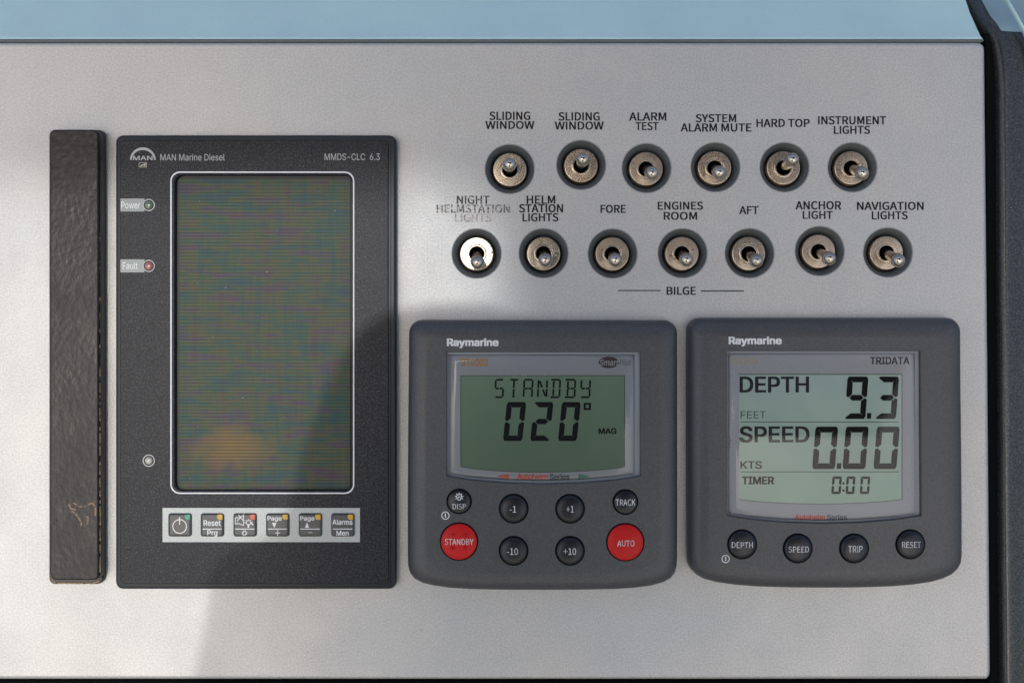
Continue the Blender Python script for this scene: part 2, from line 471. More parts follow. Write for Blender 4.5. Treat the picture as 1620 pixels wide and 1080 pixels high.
LED_G = mat('led_green', (0.10, 0.16, 0.10), 0.2, 0, 0.6, 0.6)
LED_R = mat('led_red', (0.32, 0.13, 0.12), 0.2, 0, 0.6, 0.6)
LED_W = mat('sensor_white', (0.42, 0.41, 0.38), 0.25, 0, 0.6, 0.5)
K_GREEN = mat('key_led_green', (0.03, 0.28, 0.17), 0.3)
K_YEL = mat('key_led_yellow', (0.55, 0.33, 0.02), 0.3)
K_RED = mat('key_led_red', (0.55, 0.09, 0.04), 0.3)
MATRIX = m_matrix_screen()
SURR = m_powder('grey_surround', (0.27, 0.31, 0.35), (0.29, 0.33, 0.37), 1200, 0, 0.45, 0, 0.05)
SURR2 = m_powder('grey_surround_light', (0.31, 0.34, 0.39), (0.34, 0.37, 0.42), 1200, 0, 0.45, 0, 0.05)
LCDINK = mat('lcd_segment', (0.004, 0.004, 0.005), 0.5, 0, 0.1)
LCDINK2 = mat('lcd_segment_fading', (0.026, 0.028, 0.034), 0.5, 0, 0.1)
LCDINK3 = mat('lcd_segment_pale', (0.075, 0.09, 0.095), 0.5, 0, 0.1)
LCDLINE = mat('lcd_line', (0.03, 0.04, 0.04), 0.4)
ORANGE = mat('orange_print', (0.40, 0.20, 0.03), 0.5)
ORANGE2 = mat('pale_orange_print', (0.42, 0.33, 0.15), 0.5)
REDP = mat('red_print', (0.50, 0.05, 0.03), 0.5)
GREENP = mat('green_print', (0.02, 0.17, 0.11), 0.5)
NAVY = mat('navy_print', (0.03, 0.045, 0.075), 0.5)
LENS = m_lens('clear_lens')
GELCOAT = mat('cream_gelcoat', (0.62, 0.58, 0.50), 0.4)
TEAK = mat('weathered_teak', (0.24, 0.21, 0.18), 0.7)
BLOCKER_PALE = mat('pale_blocker', (0.5, 0.49, 0.48), 0.5)  # for the unseen shadow caster only; paleness tuned to brighten reflections

# ------------------------------------------------------------------ silver faceplate
TOG = [  # ring centre, nut centre and lever tip as measured; which nut metal; label text
    (806.5, 267.5, 806, 260.5, NUT_C, "SLIDING WINDOW", 0), (919.5, 261, 922, 252.5, NUT_R, "SLIDING WINDOW", 1),
    (1023, 266, 1031.6, 274.5, NUT, "ALARM TEST", 2), (1132, 264.5, 1138, 273.4, NUT_R, "SYSTEM ALARM MUTE", 3),
    (1241.3, 264.6, 1253.4, 252.6, NUT_R, "HARD TOP", 4), (1348.8, 264.6, 1364.5, 274.8, NUT_R, "INSTRUMENT LIGHTS", 5),
    (754, 401, 755, 415.5, NUT_R, "NIGHT HELMSTATION LIGHTS", 6), (860, 400.5, 862.8, 411.5, NUT_C, "HELM STATION LIGHTS", 7),
    (969.3, 401, 973.5, 411.5, NUT, "FORE", 8), (1080, 400.5, 1086, 411, NUT, "ENGINES ROOM", 9),
    (1186, 400.5, 1197, 413, NUT_C, "AFT", 10), (1297, 397, 1312.5, 409.4, NUT, "ANCHOR LIGHT", 11),
    (1405, 399.3, 1421.5, 412.4, NUT_R, "NAVIGATION LIGHTS", 12)]
HR = 38.5

panel = thing('faceplate', 'bead-blasted silver faceplate carrying the switches and displays', 'panel', 810, 540)
out = poly([(-420, 66.5), (1548, 66.5), (1553, 68), (1557, 71), (1559, 76), (1564, 560), (1568, 1060), (1567, 1069), (1562, 1074.5), (-420, 1074.5)])
holes = [circle(t[0], t[1], HR) for t in TOG]
bm = solid(out, [(0, -3), (0, -1.9), (0.12, -1.2), (0.45, -0.6), (1.0, -0.18), (1.7, 0)], holes, 2.4, mode='n', hole_bevel=0.38)
part('front_sheet', bm, SILVER, panel)

TXT = [  # string, x0, y0, x1, y1, material
    ("SLIDING", 774.7, 177, 838.4, 190, INK), ("WINDOW", 768.4, 191.8, 845, 204.2, INK),
    ("SLIDING", 883.8, 178, 948.4, 191, INK), ("WINDOW", 878, 192.7, 954.7, 205.2, INK),
    ("ALARM", 995.7, 178.4, 1053.7, 190.9, INK), ("TEST", 1005.8, 193.6, 1041.5, 206, INK),
    ("SYSTEM", 1100.9, 181, 1164.3, 193.6, INK), ("ALARM MUTE", 1077.2, 195.8, 1188.6, 208.4, INK),
    ("HARD TOP", 1197, 188.5, 1280.7, 201.2, INK), ("INSTRUMENT", 1294.6, 184.2, 1401.5, 197, INK),
    ("LIGHTS", 1319.5, 199.4, 1376, 212, INK),
    ("NIGHT", 723, 309.8, 774, 322.6, WORN_GLARE1), ("HELMSTATION", 691, 323.8, 806.3, 336.6, WORN_GLARE2),
    ("LIGHTS", 720, 338.2, 777, 351, WORN_GLARE3),
    ("HELM", 833.6, 309.8, 878, 322.3, INK), ("STATION", 821.5, 323.2, 890.4, 336, INK), ("LIGHTS", 827, 337.5, 883, 350.2, INK),
    ("FORE", 950.4, 324.2, 989.7, 336.8, INK), ("ENGINES", 1041, 319.3, 1111.8, 331.8, INK), ("ROOM", 1050.4, 335.4, 1102.4, 347.8, INK),
    ("AFT", 1169.9, 326.5, 1199.8, 338.6, INK), ("ANCHOR", 1259, 318.5, 1330.4, 331.4, INK), ("LIGHT", 1270.3, 334, 1317, 346.3, INK),
    ("NAVIGATION", 1356.2, 319.5, 1460.8, 332.2, INK), ("LIGHTS", 1379.6, 334.4, 1435.6, 347, INK), ("BILGE", 1055, 453.6, 1100.5, 466.3, INK)]
for s, x0, y0, x1, y1, m in TXT:
    label_text(s, (x0, y0, x1, y1), 0.06, m, panel, 'printed_lettering', F_HUM, 0.032)
for a, b, y in ((978, 1045, 459.5), (1109, 1177, 460.2)):
    part('printed_line', stroke([(a, y), (b, y)], 1.7, 0.06), INK, panel, sharp=None)

# folded-back top edge of the dash
edge = thing('dash_top_edge', 'dash top surface with painted-in sky blue, folding away above the silver faceplate', 'dashboard', 700, 40, -2)
bm = bmesh.new()
def strip_section(x, slope=0.0):
    sec = [(64.9, -3.2), (63.9, -2.2), (62.6, -1.6), (60.4, -1.7), (57.5, -2.7), (20, -14.0), (-60, -40), (-300, -120)]
    return sec
sec = strip_section(0)
xs_left = [-420] * 8
xs_right = [1556.5, 1556.0, 1555, 1553.5, 1551, 1534, 1508, 1440]
NX = 24
rows = []
for (py, z), xl, xr in zip(sec, xs_left, xs_right):
    rows.append([bm.verts.new((X(xl + (xr - xl) * k / NX, z), Y(py, z), z * MM)) for k in range(NX + 1)])
for a, b in zip(rows, rows[1:]):
    for k in range(NX):
        f = bm.faces.new((a[k], a[k + 1], b[k + 1], b[k])); f.smooth = True
# right-hand cheek of the fold
last = [r[-1] for r in rows]
low = [bm.verts.new((v.co.x, v.co.y, v.co.z - 0.012)) for v in last]
for i in range(len(last) - 1): bm.faces.new((last[i], low[i], low[i + 1], last[i + 1]))
part('top_fold', bm, SKY_TINT, edge, sharp=50)
bm = bmesh.new(); rows = []
for py, z in ((67.6, -1.4), (66.4, -0.85), (64.8, -0.75), (63.2, -1.0), (61.6, -1.9)):
    rows.append([bm.verts.new((X(-420 + 1974 * k / NX, z), Y(py, z), z * MM)) for k in range(NX + 1)])
for a, b in zip(rows, rows[1:]):
    for k in range(NX):
        f = bm.faces.new((a[k], a[k + 1], b[k + 1], b[k])); f.smooth = True
part('joint_shadow_strip', bm, mat('joint_shadow_grey', (0.12, 0.135, 0.13), 0.5), edge, sharp=None)  # dark strip drawn in place of the shadow line at the joint

# ------------------------------------------------------------------ console moulding to the right and below
cons = thing('console_moulding', 'dark flecked metallic console moulding running down the right edge of the faceplate', 'console', 1600, 540, -3)
bm = bmesh.new()
path = [((1500, -58), -38), ((1519, -14), -26), ((1543, 26), -11), ((1556, 40), -5.0), ((1563, 50), -2.4), ((1570, 68), -1.2), ((1575, 96), -0.6), ((1578, 140), -0.4),
        ((1579, 400), -0.4), ((1581, 800), -0.4), ((1584, 1085), -0.4), ((1588, 1300), -0.4)]
cross = [(0, -26), (0, -6.0), (0.8, -2.6), (2.2, -0.7), (4.2, 0.4), (7.5, 1.1), (11, 1.25), (16, 1.0), (20, 0.7), (26, 0.2), (44, -1.4), (300, -9)]
rows = []
for (p, zb) in path:
    k = min(1.0, max(0.0, (50 - p[1]) / 60))
    rows.append([bm.verts.new((X(p[0] + dx * (1 + 0.25 * k), zb), Y(p[1] - dx * 0.02, zb), (zb + dz) * MM)) for dx, dz in cross])
for a, b in zip(rows, rows[1:]):
    for k in range(len(cross) - 1):
        f = bm.faces.new((a[k + 1], a[k], b[k], b[k + 1])); f.smooth = True
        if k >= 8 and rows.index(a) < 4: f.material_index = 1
part('side_rail', bm, [CONSOLE, mat('sky_tinted_fold', (0.33, 0.46, 0.50), 0.3, 0.3)], cons, sharp=60)  # upper faces carry the sky's reflection as a blue base colour
part('gap_shade_strip', solid(poly([(1563, 50), (1582, 50), (1590, 1200), (1571, 1200)]), [(0, -20), (0, -3.4), (0.4, -3.0)], mode='n'), BLACKGAP, cons)  # near-black strip added to put the gap's shade into colour
bm = solid(poly([(-440, 1083), (1700, 1083), (1700, 1600), (-440, 1600)]), [(0, -26), (0, -6), (0.6, -4.6), (1.6, -4)], mode='n')
part('lower_ledge', bm, CONSOLE, cons)
bm = flat([poly([(-700, -500), (2300, -500), (2300, 1700), (-700, 1700)])], -70)
part('backing_well', bm, BLACKGAP, cons)
# pale bead standing in for the highlight line at the corner
bm = bmesh.new()
bead = [((1574, -30), -19), ((1592, 4), -9), ((1606, 28), -4.6), ((1616, 47), -2.4), ((1626, 70), -1.4), ((1632, 110), -1.2)]
nseg = 10; rr = []
for (p, z) in bead:
    rr.append([bm.verts.new((X(p[0], z) + 0.0007 * cos(2 * pi * k / nseg), Y(p[1], z) + 0.0003 * cos(2 * pi * k / nseg), z * MM + 0.0014 * sin(2 * pi * k / nseg) + 0.0012)) for k in range(nseg)])
for a, b in zip(rr, rr[1:]):
    for k in range(nseg):
        f = bm.faces.new((a[k], a[(k + 1) % nseg], b[(k + 1) % nseg], b[k])); f.smooth = True
part('corner_highlight_bead', bm, SKY_TINT, cons)

# ------------------------------------------------------------------ leather strip on the left
grip = thing('leather_strip', 'tall black leather-covered strip with worn glue edge, left of the engine display', 'strip', 120, 563)
ring = rrect(79, 206, 165.5, 923, (9, 9, 12, 10), 6, 2)
bm = solid(ring, [(0, 0), (0, 2.2), (0.15, 3.0), (0.5, 3.4)], mode='n')
part('strip_base', bm, mat('strip_edge', (0.030, 0.020, 0.020), 0.4), grip)
ring = rrect(77.6, 204.5, 156.8, 918, (9, 10, 9, 12), 6, 9)
ring = [(x, y) for x, y in ring]
bm = solid(ring, [(0, 3.4), (0, 7.6), (0.12, 8.3), (0.4, 8.8), (0.9, 9.0)], mode='n')
part('leather_cover', bm, LEATHER, grip)
# ragged golden glue line along the right seam and the foot
random.seed(4)
bm = bmesh.new()
def ragged(pts, w, z, bm, jit=0.5, step=4, keep=0.8):
    for (a, b) in zip(pts, pts[1:]):
        L = math.hypot(b[0] - a[0], b[1] - a[1]); n = max(1, int(L / step))
        for i in range(n):
            if random.random() > keep: continue
            t0, t1 = i / n, (i + 1.1) / n
            p = (a[0] + (b[0] - a[0]) * t0 + random.uniform(-jit, jit), a[1] + (b[1] - a[1]) * t0 + random.uniform(-jit, jit) * 0.3)
            q = (a[0] + (b[0] - a[0]) * t1 + random.uniform(-jit, jit), a[1] + (b[1] - a[1]) * t1 + random.uniform(-jit, jit) * 0.3)
            c0 = Vector((*P(*p, z), z * MM)); c1 = Vector((*P(*q, z), z * MM)); r = w * random.uniform(0.5, 1.2) * S * MM / 2
            d = (c1 - c0).normalized(); u = d.cross(Vector((0, 0, 1))).normalized()
            va = [bm.verts.new(c0 + (u * cos(2 * pi * k / 6) + Vector((0, 0, 1)) * sin(2 * pi * k / 6)) * r) for k in range(6)]
            vb = [bm.verts.new(c1 + (u * cos(2 * pi * k / 6) + Vector((0, 0, 1)) * sin(2 * pi * k / 6)) * r) for k in range(6)]
            for k in range(6):
                f = bm.faces.new((va[k], va[(k + 1) % 6], vb[(k + 1) % 6], vb[k])); f.smooth = True
            bm.faces.new(va[::-1]); bm.faces.new(vb)
ragged([(157.2, 320), (157.6, 500), (158.0, 700), (158.2, 905)], 1.5, 7.9, bm, 0.35, 5, 0.75)
ragged([(161, 905), (157, 918), (148, 922.5), (88, 921.5), (82, 916)], 1.9, 3.6, bm, 0.4, 4, 0.95)
part('glue_bead', bm, GOLD, grip, sharp=None, kind='stuff')
bm = bmesh.new()
for pts in ([(116, 795), (124, 800), (133, 801), (141, 797), (146, 795)], [(146, 795), (150, 800), (151.3, 808), (150.5, 815)],
            [(113, 808), (119, 812), (124, 818), (128, 826), (129, 831)], [(137, 816), (139.5, 818), (138.5, 824), (138, 829)], [(109, 797), (112, 804), (120, 806)]):
    for k in range(len(pts) - 1): stroke(pts[k:k + 2], 2.6, 9.03, bm)
part('glue_smear', bm, GLUESM, grip, sharp=None)

# ------------------------------------------------------------------ engine display
eng = thing('engine_display', 'tall black engine monitor panel with dark striped screen and a row of keys beneath', 'engine display', 405, 572)
ring = rrect(184.5, 214.5, 627.5, 930.5, 12, 7, 3)
bm = solid(ring, [(0, 0), (0, 3.2), (0.12, 4.0), (0.5, 4.6), (1.0, 4.8)], [rrect(262, 262, 570, 790, 10, 4, 4.8)], 1.0, mode='n')
part('outer_frame', bm, ENGFRAME, eng)
zf = 6.0
ring = rrect(189.8, 221.5, 614.5, 923.5, 9, 7, zf)
scr_hole = rrect(276.5, 277, 556.5, 775, 12, 7, zf)
bm = solid(ring, [(0, 4.6), (0, 5.5), (0.1, 5.85), (0.35, 6.0)], [scr_hole], 2.9, mode='n', hole_bevel=0.45)
part('bezel', bm, ENGFACE, eng)
# step in the frame on the right
part('frame_step', solid(rrect(188, 219.5, 618.5, 926.5, 10, 7, 5), [(0, 4.7), (0.0, 5.0), (0.15, 5.2)], [rrect(262, 262, 570, 790, 10, 4, 5)], 0.4, mode='n'), ENGFRAME, eng)
bm = bmesh.new()
a = rrect(269.5, 271.5, 560.5, 780.8, 15, 8, zf); b = rrect(271.6, 273.6, 558.4, 778.7, 13, 8, zf)
va = [bm.verts.new((*p, 6.05 * MM)) for p in a]; vb = [bm.verts.new((*p, 6.05 * MM)) for p in b]
for i in range(len(va)): bm.faces.new((va[i], va[(i + 1) % len(va)], vb[(i + 1) % len(va)], vb[i]))
part('screen_outline', bm, WHITE, eng, sharp=None)
scr = part('screen', solid(rrect(281.5, 282.5, 554, 773, 4, 4, 3.8), [(0, 3.3), (0, 3.8)], mode='n'), MATRIX, eng)
part('recess_shadow_sheet', flat([rrect(262, 262, 570, 790, 8, 4, 3.4)], 3.35), mat('recess_shadow_black', (0.004, 0.004, 0.005), 0.5), eng, sharp=None)  # black sheet; its bare margin stands in for the recess wall's shadow
# tiny bright dust specks on the glass
bm = bmesh.new(); random.seed(11)
specks = [(422, 430, 1.0), (357, 455, 0.9), (530, 333, 1.0), (438, 364, 0.6), (487, 365, 0.6), (384, 629, 0.9)] + \
    [(random.uniform(290, 545), random.uniform(290, 765), random.uniform(0.25, 0.6)) for _ in range(26)]
for sx_, sy_, r_ in specks: flat([circle(sx_, sy_, r_, 6, 3.85)], 3.85, bm)
part('dust', bm, mat('dust', (0.28, 0.28, 0.26), 0.8), scr, sharp=None, kind='stuff')

label_text("MAN Marine Diesel", (253.6, 243.6, 355.6, 254.2), 6.05, GREYPRINT, eng, fnt=F_INTER)
label_text("MMDS-CLC  6.3", (513.6, 243, 600.8, 253.6), 6.05, GREYPRINT, eng, fnt=F_INTER)
# arch emblem
bm = bmesh.new(); n = 24; o_ = []; i_ = []
for k in range(n + 1):
    a = pi * k / n; th = 2.3 + 1.9 * sin(a)
    o_.append(P(226 - 20.3 * cos(a), 253.3 - 20.0 * sin(a), zf)); i_.append(P(226 - (20.3 - th) * cos(a) , 253.3 - (20.0 - th) * sin(a), zf))
vo = [bm.verts.new((*p, 6.05 * MM)) for p in o_]; vi = [bm.verts.new((*p, 6.05 * MM)) for p in i_]
for k in range(n): bm.faces.new((vi[k], vi[k + 1], vo[k + 1], vo[k]))
part('emblem_arch', bm, GREYPRINT, eng, sharp=None)
label_text("MAN", (210.6, 246.8, 241.2, 253.4), 6.05, GREYPRINT, eng, fnt=F_INTER, bold=0.03)
bm = bmesh.new()
stroke([(220, 257.4), (231.8, 257.4), (231.8, 264.6), (220, 264.6)], 0.8, 6.05, bm, closed=True)
flat([poly([(221.3, 263.6), (222.2, 261.8), (224.2, 260.6), (227, 260), (229.3, 258.5), (231, 258.9), (230.4, 260.6), (229.8, 263.6), (228.8, 263.6), (228.4, 261.9), (225, 262.3), (223, 263.6)], zf)], 6.05, bm)
part('emblem_box', bm, mat('emblem_gold', (0.42, 0.41, 0.33), 0.5), eng, sharp=None)

for (y0, y1, s, bx, lm, nm) in ((314.2, 334.6, "Power", (191.8, 319.2, 221.8, 330.0), LED_G, 'power'), (410.2, 430.8, "Fault", (194, 415.2, 217.6, 425.8), LED_R, 'fault')):
    tg = part('tag_plate', flat([poly([(190.6, y0), (229, y0), (226, (y0 + y1) / 2), (229, y1), (190.6, y1)], zf)], 6.04), TAG, eng, sharp=None)
    label_text(s, bx, 6.08, WHITE, tg, fnt=F_INTER)
for cy_, lm in ((324.4, LED_G), (420.6, LED_R), (728.3, LED_W)):
    part('indicator_ring', ring2d(235.3, cy_, 8.0, 9.5, 6.10), GREYPRINT, eng, sharp=None)
    part('indicator_well', flat([circle(235.3, cy_, 8.0, 32, zf)], 6.07), ENGFRAME, eng, sharp=None)
    c = P(235.3, cy_, 6.3)
    r_ = 6.6 if lm is not LED_W else 6.0
    part('indicator_lamp', lathe([(r_ * S, 6.08), (r_ * S, 6.3), (r_ * S * 0.85, 6.75), (r_ * S * 0.5, 7.0), (0, 7.1)], 28, c[0], c[1]), lm, eng)

ks = part('key_strip', flat([poly([(257.2, 803), (569.4, 803), (569.4, 857), (257.2, 857)], zf)], 6.04), STRIP, eng, sharp=None)
KX = [284.6, 335.8, 387.6, 439.2, 491, 542.4]
def key_texts(i, k):
    z = 7.05
    if i != 0: part('key_divider', stroke([(KX[i] - 15.5, 836.3), (KX[i] + 15, 836.3)], 1.3, z), WHITE, k, sharp=None)
    if i == 0:
        bm = ring2d(284.2, 832.2, 10.0, 11.3, z); stroke([(284, 817.5), (284, 829)], 1.5, z, bm); part('power_symbol', bm, WHITE, k, sharp=None)
    T = lambda s, b, bo=0.02: part('legend', text_mesh(s, b, z, F_INTER, bo), WHITE, k, sharp=None)
    if i == 1: T("Reset", (322.2, 822.5, 349, 831.2)); T("Prg", (328.2, 838.2, 343.8, 848.2))
    if i == 2:
        bm = bmesh.new()
        stroke([(372.2, 818.3), (376, 818.3), (376, 828.2), (372.2, 828.2)], 1.1, z, bm, True)
        stroke([(376, 819.2), (385.2, 814.6), (385.2, 830.6), (376, 827)], 1.1, z, bm, True)
        stroke([(377, 813.5), (388.5, 827.5)], 1.1, z, bm); stroke([(386, 812.8), (375, 824)], 1.1, z, bm)
        part('mute_symbol', bm, WHITE, k, sharp=None)
        bm = ring2d(393, 826, 2.8, 3.9, z, 16); stroke([(396, 824.5), (400.5, 830)], 1.6, z, bm); stroke([(398.8, 825), (397.2, 829.6)], 1.4, z, bm)
        flat([poly([(391.4, 829.2), (394.6, 829.2), (394.2, 834.4), (391.8, 834.4)], z)], z, bm)
        for a in range(5):
            t = radians(180 + 45 * a); stroke([(393 + 4.4 * cos(t), 826 + 4.4 * sin(t)), (393 + 6 * cos(t), 826 + 6 * sin(t))], 0.9, z, bm)
        part('lamp_symbol', bm, WHITE, k, sharp=None)
        bm = ring2d(386.8, 842.8, 2.3, 3.3, z, 16)
        for a in range(8):
            t = radians(45 * a + 22.5); stroke([(386.8 + 3.2 * cos(t), 842.8 + 3.2 * sin(t)), (386.8 + 4.9 * cos(t), 842.8 + 4.9 * sin(t))], 0.9, z, bm)
        part('sun_symbol', bm, WHITE, k, sharp=None)
    if i in (3, 4):
        x = KX[i]
        T("Page", (x - 16, 816.2, x + 6.3, 824.6))
        part('arrow_symbol', flat([poly([(x - 8.8, 826.4), (x - 1.8, 826.4), (x - 5.3, 834.4)] if i == 3 else [(x - 8.8, 834.2), (x - 1.8, 834.2), (x - 5.3, 826.2)], z)], z), WHITE, k, sharp=None)
        bm = stroke([(x - 4, 842.6), (x + 4, 842.6)] if i == 3 else [(x - 3.4, 841.8), (x + 3.2, 841.8)], 1.2, z)
        if i == 3: stroke([(x, 838.2), (x, 847)], 1.2, z, bm)
        part('sign_symbol', bm, WHITE if i == 3 else GREYPRINT, k, sharp=None)
    if i == 5: T("Alarms", (526, 821.4, 557.6, 829.4)); T("Men", (532.6, 839, 551.4, 846.8))
KL = ["key with green corner and power symbol", "key printed Reset and Prg with yellow corner", "key with mute and lamp symbols, red corner",
      "key printed Page with down arrow and plus", "key printed Page with up arrow and minus", "key printed Alarms and Men with yellow corner"]
for i, kx in enumerate(KX):
    z = 7.0
    k = part('key', solid(rrect(kx - 18.4, 811.6, kx + 18.4, 848.2, 4, 4, 6.6), [(0, 6.05), (0, 6.45), (0.12, 6.75), (0.4, 6.95), (0.9, 7.0)], mode='n'), KEY, eng, KL[i])
    km = (K_GREEN, K_YEL, K_RED, K_YEL, K_YEL, K_YEL)[i]
    cx, cy = kx + 12.6, 816.6
    pts = [(kx + 16.2, 813.6), (kx + 16.2, 821.6)] + [(cx - 0.3 + 5.0 * cos(radians(a)), cy + 0.2 + 5.2 * sin(radians(a))) for a in range(80, 201, 20)] + [(kx + 8.6, 813.2), (kx + 14.5, 813.0)]
    part('corner_lamp', solid(poly(pts, z), [(0, 7.0), (0.05, 7.1), (0.3, 7.16)], mode='n'), km, k)
    key_texts(i, k)

# ------------------------------------------------------------------ instrument helpers
def dense(pts, closed=True, n=6):
    """Catmull-Rom through measured points"""
    out = []; m = len(pts)
    for i in range(m):
        p0, p1, p2, p3 = pts[i - 1], pts[i], pts[(i + 1) % m], pts[(i + 2) % m]
        for k in range(n):
            t = k / n
            out.append(tuple(0.5 * (2 * p1[j] + (p2[j] - p0[j]) * t + (2 * p0[j] - 5 * p1[j] + 4 * p2[j] - p3[j]) * t * t + (3 * p1[j] - p0[j] - 3 * p2[j] + p3[j]) * t ** 3) for j in (0, 1)))
    return out

def arcpts(cx, cy, r, a0, a1, n=8):
    return [(cx + r * cos(radians(a0 + (a1 - a0) * k / n)), cy - r * sin(radians(a0 + (a1 - a0) * k / n))) for k in range(n + 1)]

SEG = {'0': 'abcdef', '1': 'bc', '2': 'abged', '3': 'abgcd', '9': 'abfgcd', '8': 'abcdefg'}
def digit(ch, x0, y0, x1, y1, t, z, slant=0.0, gap=0.5, bm=None):
    """seven-segment figure; x0..x1 is the unslanted cell at mid height"""
    bm = bm or bmesh.new(); ym = (y0 + y1) / 2; w = x1 - x0; g = gap; c = t * 0.42
    def sh(p): return (p[0] + slant * (ym - p[1]) / (y1 - y0), p[1])
    S_ = {
        'a': [(x0 + g + c * .6, y0), (x1 - g - c * .6, y0), (x1 - g, y0 + c * .5), (x1 - t - g * .3, y0 + t), (x0 + t + g * .3, y0 + t), (x0 + g, y0 + c * .5)],
        'd': [(x0 + g + c * .6, y1), (x1 - g - c * .6, y1), (x1 - g, y1 - c * .5), (x1 - t - g * .3, y1 - t), (x0 + t + g * .3, y1 - t), (x0 + g, y1 - c * .5)],
        'f': [(x0, y0 + g + c), (x0 + t * .2, y0 + g + c * .4), (x0 + t, y0 + t + g * 1.2), (x0 + t, ym - t * .5 - g), (x0 + t * .4, ym - g), (x0, ym - g * 2 - t * .15)],
        'e': [(x0, y1 - g - c), (x0 + t * .2, y1 - g - c * .4), (x0 + t, y1 - t - g * 1.2), (x0 + t, ym + t * .5 + g), (x0 + t * .4, ym + g), (x0, ym + g * 2 + t * .15)],
        'b': [(x1, y0 + g + c), (x1 - t * .2, y0 + g + c * .4), (x1 - t, y0 + t + g * 1.2), (x1 - t, ym - t * .5 - g), (x1 - t * .4, ym - g), (x1, ym - g * 2 - t * .15)],
        'c': [(x1, y1 - g - c), (x1 - t * .2, y1 - g - c * .4), (x1 - t, y1 - t - g * 1.2), (x1 - t, ym + t * .5 + g), (x1 - t * .4, ym + g), (x1, ym + g * 2 + t * .15)],
        'g': [(x0 + t * .5 + g, ym), (x0 + t + g, ym - t * .5), (x1 - t - g, ym - t * .5), (x1 - t * .5 - g, ym), (x1 - t - g, ym + t * .5), (x0 + t + g, ym + t * .5)]}
    for s in SEG[ch]: flat([poly([sh(p) for p in S_[s]], z)], z, bm)
    return bm

def star(ch, x0, y0, x1, y1, t, z):
    """fourteen-segment letter of thin broken bars"""
    bm = bmesh.new(); xm = (x0 + x1) / 2; ym = (y0 + y1) / 2; h = t / 2; q = 0.8
    L = {'a': [(x0 + q + h, y0 + h), (x1 - q - h, y0 + h)], 'd': [(x0 + q + h, y1 - h), (x1 - q - h, y1 - h)],
         'f': [(x0 + h, y0 + q + h), (x0 + h, ym - q)], 'e': [(x0 + h, ym + q), (x0 + h, y1 - q - h)],
         'b': [(x1 - h, y0 + q + h), (x1 - h, ym - q)], 'c': [(x1 - h, ym + q), (x1 - h, y1 - q - h)],
         'g': [(x0 + q + h, ym), (xm - q, ym)], 'h': [(xm + q * .6, ym), (x1 - q - h, ym)],
         'i': [(xm, y0 + t), (xm, ym - q)], 'l': [(xm, ym + q), (xm, y1 - q)],
         'j': [(x0 + t + .6, y0 + t + .6), (xm - .8, ym - 1.4)], 'm': [(xm + .8, ym + 1.4), (x1 - t - .6, y1 - t - .6)]}
    if ch in 'DB':                                   # stems of these two stand a little inside the bars
        L['f'] = [(x0 + h + 3.2, y0 + q + t), (x0 + h + 3.2, ym - q)]; L['e'] = [(x0 + h + 3.2, ym + q), (x0 + h + 3.2, y1 - q - t)]
        L['a'][0] = (x0 + h * .4, y0 + h); L['d'][0] = (x0 + h * .4, y1 - h); L['g'][0] = (x0 + 4.4, ym)
    C = {'S': 'afghcd', 'T': 'ail', 'A': 'fabecgh', 'N': 'fejmbc', 'D': 'adbcef', 'B': 'adbcghfe', 'Y': 'fbghcd'}
    for s in C[ch]:
        a, b = L[s]
        sp = lambda p: (p[0] + 0.05 * (ym - p[1]), p[1])
        stroke([sp(a), sp(b)], t, z, bm)
    return bm

def round_button(par, px, py, r, m, z0, label, dome=1.0):
    """rubber button in a dark round well"""
    c = P(px, py, z0)
    R_ = r * S * (1 - z0 / D)
    well = part('button_well', lathe([(R_ + 0.18, z0 + 0.02), (R_ + 0.05, z0 + 0.03), (R_ - 0.6, z0 + 0.03)], 40, c[0], c[1]), BLACKGAP, par)
    b = part('button', lathe([(R_ - 0.36, z0), (R_ - 0.36, z0 + 0.55), (R_ - 0.46, z0 + 0.85), (R_ * 0.88, z0 + 1.1), (R_ * 0.7, z0 + 1.1 + dome * .25), (R_ * 0.4, z0 + 1.1 + dome * .42), (0, z0 + 1.1 + dome * .5)], 44, c[0], c[1]), m, par, label)
    return b

def on_dome(me, px, py, r, z0, dome):
    """settle a flat legend on the domed button"""
    c = Vector(P(px, py, z0)); R_ = r * S * (1 - z0 / D) * MM
    prof = [(0, z0 + 1.1 + dome * .5), (0.4, z0 + 1.1 + dome * .42), (0.7, z0 + 1.1 + dome * .25), (0.88, z0 + 1.1), (1.0, z0 + 0.85)]
    for v in me.vertices:
        q = min(0.99, (Vector(v.co.xy) - c).length / R_)
        for (a, za), (b, zb) in zip(prof, prof[1:]):
            if a <= q <= b: v.co.z = (za + (zb - za) * (q - a) / (b - a) + 0.09) * MM; break
    return me

def btn_text(s, box, btn, px, py, r, z0, dome, bold=0.004):
    zt = z0 + 1.4
    me = on_dome(text_mesh(s, box, zt, F_HUM, bold), px, py, r, z0, dome)
    part('legend', me, WHITE, btn, sharp=None)

def standby_ring(par, px, py, z):
    bm = ring2d(px, py, 5.0, 6.3, z, 28); stroke([(px, py - 3.2), (px, py + 3.2)], 1.6, z, bm)
    part('power_mark', bm, WHITE, par, sharp=None)

ZC = 10.3
HPROF = [(0, 0), (0, 3.0), (0.15, 4.6), (0.6, 6.6), (1.4, 8.0), (2.6, 9.1), (4.2, 9.8), (6.2, 10.2), (8.0, 10.3)]

def housing(par, outline, win):
    ring = poly(outline, 2.0)
    hole = poly(win, ZC)
    bm = solid(ring, HPROF, [hole], 2.6, mode='scale', hole_bevel=0.3)
    return part('housing', bm, HOUSING, par, sharp=40)

